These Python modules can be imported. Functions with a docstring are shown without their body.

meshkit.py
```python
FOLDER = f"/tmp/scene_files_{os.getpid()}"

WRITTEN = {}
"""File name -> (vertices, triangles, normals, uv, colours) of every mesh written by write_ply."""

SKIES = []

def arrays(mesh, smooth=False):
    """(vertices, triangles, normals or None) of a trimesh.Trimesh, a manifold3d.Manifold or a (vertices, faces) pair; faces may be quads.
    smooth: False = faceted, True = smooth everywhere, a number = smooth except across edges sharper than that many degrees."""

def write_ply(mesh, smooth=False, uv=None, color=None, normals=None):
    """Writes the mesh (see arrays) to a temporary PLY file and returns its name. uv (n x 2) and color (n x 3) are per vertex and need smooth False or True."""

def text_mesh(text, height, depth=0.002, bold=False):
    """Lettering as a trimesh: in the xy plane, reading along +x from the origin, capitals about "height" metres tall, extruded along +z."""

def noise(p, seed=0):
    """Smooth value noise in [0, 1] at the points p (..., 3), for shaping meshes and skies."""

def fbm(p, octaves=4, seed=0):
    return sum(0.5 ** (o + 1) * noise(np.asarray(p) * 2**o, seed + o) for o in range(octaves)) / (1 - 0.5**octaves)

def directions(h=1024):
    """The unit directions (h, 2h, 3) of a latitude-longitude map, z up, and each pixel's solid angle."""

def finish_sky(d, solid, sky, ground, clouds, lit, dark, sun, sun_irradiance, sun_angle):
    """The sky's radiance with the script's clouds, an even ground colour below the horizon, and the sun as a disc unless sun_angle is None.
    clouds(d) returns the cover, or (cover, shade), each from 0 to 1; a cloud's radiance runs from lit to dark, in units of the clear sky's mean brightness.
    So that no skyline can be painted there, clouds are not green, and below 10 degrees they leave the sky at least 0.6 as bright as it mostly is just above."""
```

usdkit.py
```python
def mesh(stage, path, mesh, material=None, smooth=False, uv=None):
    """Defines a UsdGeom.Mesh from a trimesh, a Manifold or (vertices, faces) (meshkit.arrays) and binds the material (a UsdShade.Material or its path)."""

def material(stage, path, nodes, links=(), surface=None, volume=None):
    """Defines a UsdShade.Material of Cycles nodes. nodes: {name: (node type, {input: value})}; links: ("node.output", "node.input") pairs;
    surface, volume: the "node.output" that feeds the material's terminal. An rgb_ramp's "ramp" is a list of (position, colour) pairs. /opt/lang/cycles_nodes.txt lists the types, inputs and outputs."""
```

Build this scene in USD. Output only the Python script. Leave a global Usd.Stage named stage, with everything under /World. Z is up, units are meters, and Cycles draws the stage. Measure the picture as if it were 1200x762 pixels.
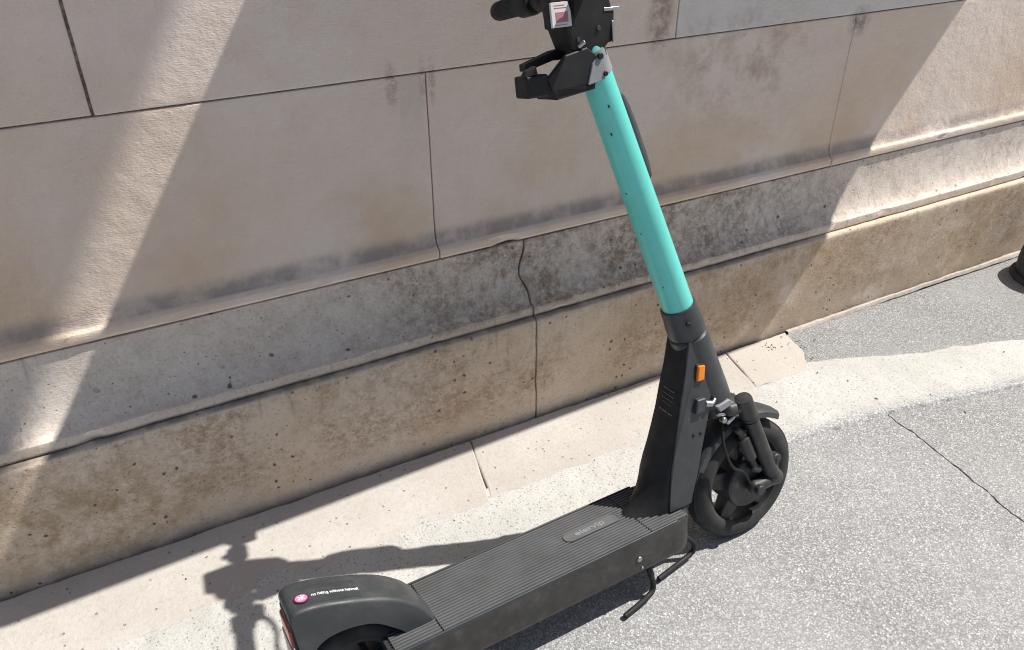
import math, random
import numpy as np, trimesh
from shapely.geometry import Polygon, LineString
from pxr import Usd, UsdGeom, UsdLux, UsdShade, Gf, Sdf, Vt
import usdkit, meshkit

random.seed(7)
RNG = np.random.default_rng(7)
stage = Usd.Stage.CreateInMemory()
UsdGeom.SetStageUpAxis(stage, UsdGeom.Tokens.z)
UsdGeom.SetStageMetersPerUnit(stage, 1.0)
UsdGeom.Xform.Define(stage, '/World')
stage.SetDefaultPrim(stage.GetPrimAtPath('/World'))
UsdGeom.Scope.Define(stage, '/World/Looks')

# ------------------------------------------------------------------ camera, sky, sun, exposure
EXPOSURE = 0.30
CAM_H = 1.4591
def camera():
    yaw, pitch, roll = math.radians(61.984), math.radians(31.799), math.radians(0.247)
    fwd = np.array([math.cos(yaw)*math.cos(pitch), math.sin(yaw)*math.cos(pitch), -math.sin(pitch)])
    right = np.array([math.sin(yaw), -math.cos(yaw), 0.0])
    down = np.cross(fwd, right)
    c, s = math.cos(roll), math.sin(roll)
    r2, d2 = c*right + s*down, -s*right + c*down
    cam = UsdGeom.Camera.Define(stage, '/World/camera')
    m = Gf.Matrix4d(*r2, 0, *(-d2), 0, *(-fwd), 0, 0, 0, CAM_H, 1)
    cam.AddTransformOp().Set(m)
    cam.CreateHorizontalApertureAttr(36.0)
    cam.CreateVerticalApertureAttr(36.0*650/1024)
    cam.CreateFocalLengthAttr(36.0*930/1200)
    cam.CreateClippingRangeAttr(Gf.Vec2f(0.05, 500))
    cam.CreateExposureAttr(EXPOSURE)
camera()

KX, KY = -0.600, 0.142                      # ground shift of a shadow per metre of height
SUN = np.array([-KX, -KY, 1.0]); SUN /= np.linalg.norm(SUN)
SUN_INTENSITY, SKY_STRENGTH = 1.22, 0.068
def lights():
    m = usdkit.material(stage, '/World/Looks/sky_light', {
        's': ('sky_texture', {'sky_type': 'single_scattering', 'sun_disc': False, 'sun_elevation': math.asin(SUN[2]),
                              'sun_rotation': math.atan2(SUN[0], SUN[1]), 'altitude': 50.0, 'aerosol_density': 2.0}),
        'b': ('background_shader', {'strength': SKY_STRENGTH})}, [('s.color', 'b.color')], surface='b.background')
    d = UsdLux.DomeLight.Define(stage, '/World/sky')
    UsdShade.MaterialBindingAPI.Apply(d.GetPrim()).Bind(m)
    d.GetPrim().SetCustomDataByKey('kind', 'structure')
    d.GetPrim().SetCustomDataByKey('label', 'clear daytime sky above the street')
    s = UsdLux.DistantLight.Define(stage, '/World/sun')
    s.CreateNormalizeAttr(True); s.CreateIntensityAttr(SUN_INTENSITY); s.CreateAngleAttr(0.5)
    s.CreateColorAttr(Gf.Vec3f(1.0, 0.962, 0.905))
    x = np.cross([0, 0, 1.0], SUN); x /= np.linalg.norm(x); y = np.cross(SUN, x)
    s.AddTransformOp().Set(Gf.Matrix4d(*x, 0, *y, 0, *SUN, 0, 0, 0, 10, 1))
lights()

# ------------------------------------------------------------------ material graph helper
class G:
    def __init__(self):
        self.nodes, self.links, self.k = {}, [], 0
    def n(self, kind, out, **inp):
        self.k += 1
        name = f'n{self.k}'
        const = {}
        for key, v in inp.items():
            if isinstance(v, str) and '.' in v and v.split('.')[0] in self.nodes:
                self.links.append((v, f'{name}.{key}'))
            else:
                const[key] = v
        self.nodes[name] = (kind, const)
        return f'{name}.{out}'
    def pos(self): return self.n('geometry', 'position')
    def obj(self): return self.n('texture_coordinate', 'object')
    def scale(self, v, s): return self.n('vector_math', 'vector', math_type='multiply', vector1=v, vector2=s)
    def noise(self, v, scale, detail=3.0, rough=0.55, dist=0.0):
        return self.n('noise_texture', 'fac', vector=v, scale=float(scale), detail=float(detail), roughness=float(rough), distortion=float(dist))
    def vor(self, v, scale, out='distance', feature='f1', rnd=1.0):
        return self.n('voronoi_texture', out, vector=v, scale=float(scale), feature=feature, randomness=float(rnd))
    def ramp(self, f, *stops):
        return self.n('rgb_ramp', 'color', fac=f, ramp=[(p, (c, c, c) if np.ndim(c) == 0 else c) for p, c in stops])
    def rng(self, f, a, b, lo=0.0, hi=1.0, kind='smoothstep'):
        return self.n('map_range', 'result', range_type=kind, value=f, from_min=float(a), from_max=float(b), to_min=float(lo), to_max=float(hi), clamp=True)
    def m(self, op, a, b=0.0, c=0.0): return self.n('math', 'value', math_type=op, value1=a, value2=b, value3=c)
    def mix(self, f, a, b, mode='mix'): return self.n('mix_color', 'result', blend_type=mode, fac=f, a=a, b=b)
    def spot(self, v, p, r0, r1, stretch=(1, 1, 1)):
        d = self.n('vector_math', 'vector', math_type='subtract', vector1=v, vector2=p)
        d = self.scale(d, tuple(1.0/k for k in stretch))
        return self.rng(self.n('vector_math', 'value', math_type='length', vector1=d), r0, r1, 1.0, 0.0)
    def bump(self, h, strength=0.5, dist=0.002, normal=None):
        kw = dict(height=h, strength=float(strength), distance=float(dist))
        if normal: kw['normal'] = normal
        return self.n('bump', 'normal', **kw)
    def make(self, name, **p):
        out = self.n('principled_bsdf', 'BSDF', **p)
        return usdkit.material(stage, '/World/Looks/'+name, self.nodes, self.links, surface=out)

MAT = {}
def simple(name, col, rough=0.5, metallic=0.0, dust=0.0, grain=0.15, spec=0.5, dustcol=(0.26, 0.245, 0.225), **kw):
    g = G(); v = g.obj()
    c = g.mix(g.rng(g.noise(v, 14, 4), 0.35, 0.7), tuple(k*0.86 for k in col), tuple(min(1, k*1.1) for k in col))
    if dust:
        d = g.m('multiply', g.rng(g.noise(v, 26, 6, 0.7), 0.42, 0.78), dust)
        nz = g.n('separate_xyz', 'z', vector=g.n('geometry', 'normal'))
        d = g.m('multiply', d, g.rng(nz, -0.4, 0.9, 0.45, 1.0))
        c = g.mix(d, c, dustcol)
    r = g.rng(g.noise(v, 40, 4), 0.3, 0.7, rough*0.85, min(1, rough*1.15))
    MAT[name] = g.make(name, base_color=c, roughness=r, metallic=float(metallic), specular_ior_level=float(spec),
                       normal=g.bump(g.noise(v, 900, 2), grain, 0.0006), **kw)

simple('teal_paint', (0.105, 0.565, 0.505), 0.34, grain=0.03, coat_weight=0.35, coat_roughness=0.12)
simple('matte_black', (0.014, 0.014, 0.015), 0.62, dust=0.05, grain=0.25, spec=0.35)
simple('head_black', (0.012, 0.012, 0.013), 0.55, dust=0.04, grain=0.2, spec=0.35)
simple('satin_charcoal', (0.036, 0.040, 0.045), 0.42, dust=0.08, grain=0.2)
simple('deck_side_paint', (0.034, 0.033, 0.030), 0.55, dust=0.26, grain=0.3)
simple('mat_rubber', (0.088, 0.090, 0.094), 0.62, dust=0.10, grain=0.3)
simple('badge_rubber', (0.115, 0.118, 0.122), 0.55, dust=0.1, grain=0.2)
simple('badge_letter', (0.26, 0.26, 0.265), 0.5, dust=0.1, grain=0.1)
simple('fork_grey', (0.030, 0.030, 0.030), 0.46, dust=0.16, grain=0.2)
simple('tyre_rubber', (0.034, 0.034, 0.034), 0.75, dust=0.16, grain=0.4, spec=0.3)
simple('rim_black', (0.022, 0.022, 0.022), 0.45, dust=0.18, grain=0.15)
simple('fender_plastic', (0.040, 0.044, 0.047), 0.50, dust=0.14, grain=0.3)
simple('bare_steel', (0.46, 0.46, 0.46), 0.42, metallic=1.0, grain=0.1)
simple('orange_reflector', (0.72, 0.20, 0.015), 0.22, grain=0.0)
simple('red_lamp', (0.42, 0.05, 0.035), 0.2, grain=0.0)
simple('clamp_grey', (0.24, 0.25, 0.26), 0.5, grain=0.1)
simple('sticker_white', (0.62, 0.59, 0.60), 0.45, grain=0.02)
simple('sticker_red', (0.36, 0.17, 0.18), 0.45, grain=0.02)
simple('sticker_pink', (0.55, 0.20, 0.36), 0.4, grain=0.02)
simple('sticker_dark', (0.10, 0.015, 0.05), 0.4, grain=0.02)
simple('print_white', (0.72, 0.74, 0.76), 0.45, grain=0.0)
simple('print_grey', (0.26, 0.26, 0.25), 0.6, grain=0.0)
simple('plate_beige', (0.55, 0.46, 0.38), 0.5, dust=0.1, grain=0.05)
simple('screen_glass', (0.01, 0.012, 0.015), 0.12, grain=0.0)
simple('chip_dark', (0.015, 0.03, 0.028), 0.6, grain=0.0)
simple('bollard_rubber', (0.035, 0.037, 0.040), 0.7, dust=0.3)
simple('dry_leaf', (0.15, 0.105, 0.07), 0.85)

def stem_paint():
    g = G(); v = g.obj()
    c = g.mix(g.rng(g.noise(v, 9, 4), 0.35, 0.7), (0.105, 0.565, 0.500), (0.125, 0.610, 0.545))
    film = g.m('multiply', g.rng(g.noise(g.scale(v, (1, 1, 0.35)), 40, 6, 0.75), 0.50, 0.72), 0.28)
    c = g.mix(film, c, (0.20, 0.36, 0.33))
    sc_ = g.rng(g.noise(g.scale(v, (1, 1, 0.10)), 420, 2, 0.5), 0.70, 0.75)
    sc_ = g.m('multiply', sc_, g.rng(g.noise(v, 16, 3), 0.50, 0.62))
    c = g.mix(g.m('multiply', sc_, 0.5), c, (0.40, 0.62, 0.58))
    chip = g.m('multiply', g.rng(g.noise(v, 260, 3, 0.6), 0.715, 0.74), g.rng(g.noise(v, 22, 2), 0.52, 0.60))
    c = g.mix(g.m('multiply', chip, 0.8), c, (0.05, 0.10, 0.10))
    MAT['teal_paint'] = g.make('scuffed_teal', base_color=c, roughness=g.rng(g.noise(v, 50, 4), 0.3, 0.7, 0.26, 0.46), coat_weight=0.35, coat_roughness=0.15,
                               normal=g.bump(g.noise(v, 500, 2), 0.05, 0.0004))
stem_paint()
def stone_wall_mat(name, upper):
    g = G(); v = g.pos()
    xyz = g.n('separate_xyz', 'z', vector=v)
    big = g.noise(v, 1.7, 4, 0.6)
    med = g.noise(v, 9, 6, 0.65)
    fine = g.noise(v, 120, 4, 0.7)
    streak = g.noise(g.scale(v, (1.0, 1.0, 9.0)), 16, 4, 0.7)
    if upper:
        c = g.mix(g.rng(big, 0.35, 0.65), (0.800, 0.690, 0.615), (0.765, 0.625, 0.515))
        c = g.mix(g.m('multiply', g.rng(med, 0.45, 0.75), 0.35), c, (0.66, 0.52, 0.41))
        # ochre film in the lower part of the first course
        low = g.m('multiply', g.rng(xyz, 0.95, 0.62), g.rng(g.noise(v, 3.2, 5, 0.6), 0.38, 0.7))
        c = g.mix(g.m('multiply', low, 0.65), c, (0.66, 0.48, 0.32))
        # pale bluish top course on the right, brown run beside the joint
        sx = g.n('separate_xyz', 'x', vector=v)
        pale = g.m('multiply', g.rng(sx, 1.380, 1.384), g.rng(xyz, 1.000, 1.008))
        c = g.mix(g.m('multiply', pale, 0.6), c, (0.70, 0.70, 0.71))
        st = g.m('multiply', g.spot(v, (1.325, 1.685, 1.06), 0.02, 0.075, (0.75, 1, 1.7)), g.rng(g.noise(v, 24, 5, 0.7), 0.3, 0.65))
        c = g.mix(g.m('multiply', st, 0.7), c, (0.19, 0.11, 0.06))
        st = g.m('multiply', g.spot(v, (1.62, 1.685, 0.93), 0.05, 0.32, (1.3, 1, 0.8)), g.rng(g.noise(v, 11, 6, 0.7), 0.4, 0.7))
        c = g.mix(g.m('multiply', st, 0.55), c, (0.33, 0.215, 0.13))
        st = g.m('multiply', g.spot(v, (2.06, 1.685, 0.985), 0.0, 0.06, (1, 1, 1)), g.rng(g.noise(v, 60, 5, 0.7), 0.3, 0.6))
        c = g.mix(g.m('multiply', st, 0.75), c, (0.10, 0.09, 0.055))
        # old mortar run below the joint
        st = g.m('multiply', g.rng(g.m('absolute', g.m('subtract', sx, 0.64)), 0.024, 0.031, 1.0, 0.0), g.m('multiply', g.rng(xyz, 0.84, 0.95), g.rng(xyz, 1.006, 1.003)))
        c = g.mix(g.m('multiply', st, 0.4), c, (0.58, 0.54, 0.50))
        for px in (0.592, 0.602, 0.672, 0.694):
            st = g.m('multiply', g.spot(v, (px, 1.685, 0.985), 0.004, 0.014, (1, 1, 5)), g.rng(g.noise(v, 70, 4, 0.7), 0.35, 0.6))
            c = g.mix(g.m('multiply', st, 0.4), c, (0.24, 0.17, 0.13))
        # grey dirt settled on the spread foot above the plinth
        d = g.m('multiply', g.rng(xyz, 0.628, 0.596), g.rng(g.noise(v, 14, 5, 0.65), 0.25, 0.6))
        d = g.m('multiply', d, g.rng(xyz, 0.574, 0.580))
        c = g.mix(g.m('multiply', d, 0.72), c, (0.28, 0.245, 0.24))
        c = g.mix(g.m('multiply', g.rng(fine, 0.62, 0.8), 0.25), c, (0.30, 0.22, 0.16))
        tool = g.noise(g.scale(v, (1.0, 1.0, 3.5)), 130, 3, 0.65)
        h = g.m('add', g.m('multiply', tool, 1.0), g.m('multiply', g.noise(v, 30, 4, 0.6), 0.7))
        h = g.m('add', h, g.m('multiply', g.noise(v, 15, 5, 0.6), 3.2))
        nrm = g.bump(h, 0.8, 0.0032)
        MAT[name] = g.make(name, base_color=c, roughness=0.85, specular_ior_level=0.25, normal=nrm)
        return
    sx = g.n('separate_xyz', 'x', vector=v)
    c = g.mix(g.rng(big, 0.35, 0.68), (0.750, 0.640, 0.530), (0.710, 0.565, 0.420))
    # rust brown weathering on the base block
    rust = g.m('multiply', g.rng(g.noise(v, 4.2, 8, 0.74), 0.36, 0.60), g.rng(g.noise(g.scale(v, (1, 1, 1.3)), 45, 8, 0.8), 0.34, 0.62))
    rust = g.m('multiply', rust, g.m('multiply', g.rng(xyz, 0.02, 0.13), g.rng(xyz, 0.337, 0.322, 0.15, 1.0)))
    rust = g.m('multiply', rust, g.rng(sx, -0.35, 0.05, 0.7, 1.0))
    c = g.mix(g.m('multiply', rust, 0.68), c, (0.310, 0.175, 0.080))
    olive = g.m('multiply', g.spot(v, (-0.22, 1.588, 0.12), 0.05, 0.32, (1.2, 1, 0.8)), g.rng(g.noise(v, 12, 6, 0.7), 0.4, 0.62))
    c = g.mix(g.m('multiply', olive, 0.6), c, (0.27, 0.19, 0.075))
    warm = g.m('multiply', g.rng(sx, 0.9, 1.5), g.m('multiply', g.rng(xyz, 0.36, 0.30), g.rng(g.noise(v, 6, 6, 0.7), 0.3, 0.55)))
    c = g.mix(g.m('multiply', warm, 0.55), c, (0.37, 0.26, 0.155))
    # grime in the hollow moulding, heaviest round the joint
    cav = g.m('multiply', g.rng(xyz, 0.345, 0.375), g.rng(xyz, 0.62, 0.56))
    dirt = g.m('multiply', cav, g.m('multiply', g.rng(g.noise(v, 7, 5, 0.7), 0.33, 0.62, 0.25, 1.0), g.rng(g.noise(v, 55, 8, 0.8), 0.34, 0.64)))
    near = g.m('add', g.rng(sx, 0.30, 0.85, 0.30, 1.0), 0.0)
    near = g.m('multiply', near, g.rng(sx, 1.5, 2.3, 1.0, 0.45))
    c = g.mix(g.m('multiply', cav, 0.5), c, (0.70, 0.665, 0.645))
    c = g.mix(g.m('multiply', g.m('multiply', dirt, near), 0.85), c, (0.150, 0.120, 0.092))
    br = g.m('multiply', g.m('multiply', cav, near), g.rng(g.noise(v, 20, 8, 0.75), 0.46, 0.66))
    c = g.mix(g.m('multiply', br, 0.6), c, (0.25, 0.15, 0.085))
    groove = g.m('multiply', g.m('multiply', g.rng(xyz, 0.331, 0.338), g.rng(xyz, 0.350, 0.345)), g.rng(sx, 1.75, 2.1, 1.0, 0.15))
    c = g.mix(g.m('multiply', groove, g.rng(g.noise(v, 18, 4), 0.3, 0.6, 0.35, 0.8)), c, (0.17, 0.155, 0.14))
    foot = g.m('multiply', g.rng(xyz, 0.05, 0.0), g.rng(g.noise(v, 20, 4), 0.3, 0.6, 0.2, 0.7))
    c = g.mix(foot, c, (0.30, 0.25, 0.21))
    run = g.m('multiply', g.rng(g.noise(g.scale(v, (1, 1, 0.12)), 34, 5, 0.7), 0.52, 0.70), g.rng(xyz, 0.06, 0.34))
    run = g.m('multiply', run, g.rng(g.noise(v, 3, 3), 0.40, 0.62))
    c = g.mix(g.m('multiply', run, 0.45), c, (0.20, 0.145, 0.095))
    # speckle and black pits
    fine2 = g.noise(v, 210, 6, 0.8)
    c = g.mix(g.m('multiply', g.rng(fine, 0.54, 0.70), 0.40), c, (0.24, 0.145, 0.08))
    c = g.mix(g.m('multiply', g.m('multiply', g.rng(fine2, 0.53, 0.66), g.m('add', 0.25, g.m('maximum', rust, g.m('multiply', dirt, near)))), 0.75), c, (0.15, 0.085, 0.045))
    c = g.mix(g.m('multiply', g.rng(fine2, 0.44, 0.34), 0.30), c, (0.74, 0.66, 0.56))
    wv = g.n('vector_math', 'vector', math_type='add', vector1=v, vector2=g.scale(g.n('noise_texture', 'color', vector=v, scale=70.0, detail=3.0), (0.010, 0.010, 0.010)))
    pcol = g.vor(wv, 38, 'color'); pick = g.n('separate_color', 'r', color=pcol)
    pd = g.m('divide', g.vor(wv, 38), g.m('add', 0.35, g.n('separate_color', 'g', color=pcol)))
    pit = g.m('multiply', g.rng(pd, 0.13, 0.22, 1.0, 0.0), g.rng(pick, 0.70, 0.73))
    pit = g.m('multiply', pit, g.rng(g.noise(v, 7, 3), 0.42, 0.52))
    pd2 = g.vor(wv, 95)
    pick2 = g.n('separate_color', 'r', color=g.vor(wv, 95, 'color'))
    pit2 = g.m('multiply', g.rng(pd2, 0.12, 0.22, 1.0, 0.0), g.rng(pick2, 0.86, 0.88))
    pits = g.m('maximum', pit, g.m('multiply', pit2, 0.8))
    c = g.mix(g.m('multiply', pits, 0.8), c, (0.06, 0.055, 0.055))
    h = g.m('add', g.m('multiply', g.noise(g.scale(v, (1.0, 1.0, 2.4)), 120, 4, 0.7), 1.0), g.m('multiply', g.noise(v, 30, 5, 0.6), 0.9))
    h = g.m('subtract', h, g.m('multiply', pits, 1.6))
    MAT[name] = g.make(name, base_color=c, roughness=0.88, specular_ior_level=0.25, normal=g.bump(h, 0.6, 0.0024))
stone_wall_mat('wall_limestone', True)
stone_wall_mat('plinth_limestone', False)

def ground_mats():
    g = G(); v = g.pos()
    c = g.mix(g.rng(g.noise(v, 220, 4), 0.35, 0.65), (0.06, 0.055, 0.05), (0.20, 0.19, 0.175))
    MAT['dirt'] = g.make('dirt', base_color=c, roughness=1.0)
    g = G(); v = g.pos()
    c = g.mix(g.rng(g.noise(v, 90, 4, 0.7), 0.35, 0.65), (0.13, 0.11, 0.09), (0.34, 0.30, 0.25))
    MAT['joint_fill'] = g.make('joint_fill', base_color=c, roughness=0.95)
    g = G(); v = g.pos()
    c = g.mix(g.rng(g.noise(v, 60, 4), 0.3, 0.7), (0.40, 0.35, 0.30), (0.52, 0.47, 0.42))
    MAT['mortar'] = g.make('mortar', base_color=c, roughness=0.95, normal=g.bump(g.noise(v, 300, 3), 0.6, 0.002))
    for name, base, tint, chips in (('asphalt', 0.365, (1.0, 0.995, 0.985), 0.45), ('asphalt_patch', 0.315, (1.0, 0.995, 0.98), 0.4), ('asphalt_right', 0.345, (1.0, 0.995, 0.98), 0.5)):
        g = G(); v = g.pos()
        wob = g.n('vector_math', 'vector', math_type='add', vector1=v, vector2=g.scale(g.n('noise_texture', 'color', vector=v, scale=90.0, detail=2.0), (0.006, 0.006, 0.006)))
        cell = g.vor(wob, 250, 'color'); dist = g.vor(wob, 250)
        r = g.n('separate_color', 'r', color=cell)
        c = g.ramp(r, (0.0, base*0.55), (0.35, base*0.9), (0.7, base*1.12), (0.88, base*1.35), (1.0, base*(1.5+chips)))
        c = g.mix(g.rng(dist, 0.42, 0.75), c, (base*0.5,)*3)
        c = g.mix(0.85, c, g.ramp(g.noise(v, 700, 2), (0.3, base*0.75), (0.7, base*1.25)), 'mix') if False else c
        c = g.mix(g.rng(g.noise(v, 350, 3, 0.7), 0.35, 0.7, 0.0, 0.45), c, (base*0.72,)*3)
        c = g.mix(g.rng(g.noise(v, 2.2, 6, 0.65), 0.38, 0.66, 0.0, 0.25), c, (base*1.25,)*3)
        c = g.mix(g.m('multiply', g.rng(g.noise(v, 5.5, 6, 0.7), 0.60, 0.72), 0.35), c, (base*0.6,)*3)
        c = g.mix(g.rng(g.noise(v, 11, 5, 0.7), 0.52, 0.75, 0.0, 0.35), c, (base*0.70,)*3)
        c = g.mix(1.0, c, tint, 'multiply')
        h = g.m('add', g.m('multiply', g.m('subtract', 1.0, dist), 0.8), g.m('add', g.m('multiply', r, 0.5), g.m('multiply', g.noise(v, 420, 3), 0.5)))
        MAT[name] = g.make(name, base_color=c, roughness=0.8, specular_ior_level=0.35, normal=g.bump(h, 0.45, 0.0028))
    g = G(); v = g.pos()
    wob = g.n('vector_math', 'vector', math_type='add', vector1=v, vector2=g.scale(g.n('noise_texture', 'color', vector=v, scale=60.0, detail=2.0), (0.012, 0.012, 0.012)))
    c = g.mix(g.rng(g.noise(v, 5, 5), 0.3, 0.7), (0.560, 0.550, 0.525), (0.490, 0.480, 0.452))
    c = g.mix(g.rng(g.noise(v, 160, 5, 0.75), 0.46, 0.70, 0.0, 0.85), c, (0.34, 0.33, 0.295))
    pick = g.n('separate_color', 'r', color=g.vor(wob, 115, 'color'))
    pit = g.m('multiply', g.rng(g.vor(wob, 115), 0.14, 0.36, 1.0, 0.0), g.rng(pick, 0.62, 0.68))
    c = g.mix(g.m('multiply', pit, 0.55), c, (0.24, 0.225, 0.195))
    ed = g.n('attribute', 'fac', attribute='rim')
    wear = g.m('subtract', g.m('add', g.m('multiply', g.noise(v, 28, 6, 0.75), 0.075), g.m('multiply', g.noise(v, 190, 3, 0.7), 0.05)), ed)
    c = g.mix(g.rng(wear, 0.006, 0.045, 0.0, 0.8), c, g.ramp(g.n('separate_color', 'r', color=g.vor(v, 250, 'color')), (0.0, 0.20), (0.5, 0.34), (1.0, 0.60)))
    h = g.m('subtract', g.m('add', g.noise(v, 110, 5, 0.7), g.m('multiply', g.noise(v, 420, 3), 0.4)), g.m('multiply', pit, 0.8))
    MAT['rough_cement'] = g.make('rough_cement', base_color=c, roughness=0.95, specular_ior_level=0.2, normal=g.bump(h, 0.6, 0.004))
    g = G(); v = g.pos()
    c = g.mix(g.rng(g.noise(v, 3.5, 5), 0.3, 0.7), (0.530, 0.502, 0.466), (0.460, 0.428, 0.388))
    c = g.mix(g.rng(g.noise(v, 90, 7, 0.8), 0.46, 0.70, 0.0, 0.6), c, (0.38, 0.325, 0.265))
    c = g.mix(g.rng(g.noise(g.scale(v, (0.7, 3, 1)), 9, 5, 0.7), 0.5, 0.7, 0.0, 0.4), c, (0.45, 0.41, 0.37))
    sx = g.n('separate_xyz', 'x', vector=v)
    c = g.mix(g.rng(sx, 1.60, 1.61, 0.0, 0.5), c, (0.51, 0.455, 0.40))
    pick = g.n('separate_color', 'r', color=g.vor(v, 60, 'color'))
    pit = g.m('multiply', g.rng(g.vor(v, 60), 0.12, 0.24, 1.0, 0.0), g.rng(pick, 0.82, 0.85))
    c = g.mix(g.m('multiply', pit, 0.6), c, (0.18, 0.14, 0.11))
    h = g.m('subtract', g.m('add', g.noise(v, 60, 5, 0.7), g.m('multiply', g.noise(v, 300, 3), 0.3)), pit)
    MAT['paving_stone'] = g.make('paving_stone', base_color=c, roughness=0.85, specular_ior_level=0.25, normal=g.bump(h, 0.7, 0.0035))
ground_mats()

# ------------------------------------------------------------------ scene graph helpers
USED = {}
def path_for(name, parent):
    base = parent + '/' + name
    k = USED.get(base, 0); USED[base] = k + 1
    return base if k == 0 else f'{base}_{k:03d}'
def tag(prim, label=None, cat=None, group=None, kind=None):
    prim = prim.GetPrim() if hasattr(prim, 'GetPrim') else prim
    for key, v in (('label', label), ('category', cat), ('group', group), ('kind', kind)):
        if v: prim.SetCustomDataByKey(key, v)
    return prim
def thing(name, matrix=None, loc=None):
    x = UsdGeom.Xform.Define(stage, path_for(name, '/World'))
    if matrix is not None: x.AddTransformOp().Set(matrix)
    if loc is not None: x.AddTranslateOp().Set(Gf.Vec3d(*loc))
    return x.GetPrim()
def part(name, mesh, mat, parent=None, smooth=35, label=None):
    pp = '/World' if parent is None else str(parent.GetPath())
    if isinstance(mesh, list): mesh = trimesh.util.concatenate(mesh)
    m = usdkit.mesh(stage, path_for(name, pp), mesh, MAT[mat], smooth=smooth).GetPrim()
    if label: m.SetCustomDataByKey('label', label)
    return m

# ------------------------------------------------------------------ mesh helpers
def fixed(v, f):
    m = trimesh.Trimesh(np.asarray(v, float), np.asarray(f, int), process=False)
    trimesh.repair.fix_normals(m)
    return m
def loft(rings, cap=True, hub=None):
    """rings: (k, n, 3) closed loops."""
    R = np.asarray(rings, float); k, n, _ = R.shape
    v = R.reshape(-1, 3)
    i, j = np.meshgrid(np.arange(k-1)*n, np.arange(n), indexing='ij'); a, b = (i+j).ravel(), (i+(j+1) % n).ravel()
    f = np.stack([np.stack([a, b, b+n], 1), np.stack([a, b+n, a+n], 1)], 1).reshape(-1, 3).tolist()
    v = list(v)
    if cap:
        for i, flip in ((0, True), (k-1, False)):
            c = len(v); v.append(R[i].mean(0) if hub is None else [R[i][:, 0].mean(), hub, R[i][:, 2].mean()])
            for j in range(n):
                a, b = i*n+j, i*n+(j+1) % n
                f.append([c, b, a] if flip else [c, a, b])
    return fixed(v, f)
def smooth_path(pts, n=8):
    P = np.asarray(pts, float); out = []
    Q = np.vstack([2*P[0]-P[1], P, 2*P[-1]-P[-2]])
    for i in range(1, len(Q)-2):
        for t in np.linspace(0, 1, n, endpoint=False):
            a, b, c, d = Q[i-1:i+3]
            out.append(0.5*((2*b)+(-a+c)*t+(2*a-5*b+4*c-d)*t*t+(-a+3*b-3*c+d)*t**3))
    out.append(P[-1]); return np.array(out)
def tube(pts, r, n=16, curve=0, cap=True):
    P = np.asarray(pts, float)
    rr = np.full(len(P), r, float) if np.ndim(r) == 0 else np.asarray(r, float)
    if curve:
        q = np.linspace(0, len(P)-1, (len(P)-1)*curve+1)
        rr = np.interp(q, np.arange(len(P)), rr); P = smooth_path(P, curve)
    T = np.gradient(P, axis=0); T /= np.linalg.norm(T, axis=1, keepdims=True)
    u = np.cross(T[0], [0.3, 0.9, 0.2]); u /= np.linalg.norm(u)
    rings = []; a = np.linspace(0, 2*np.pi, n, endpoint=False)
    for p, t, r_ in zip(P, T, rr):
        u = u - t*(u@t); u /= np.linalg.norm(u); w = np.cross(t, u)
        rings.append(p + r_*(np.cos(a)[:, None]*u + np.sin(a)[:, None]*w))
    return loft(rings, cap)
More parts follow.
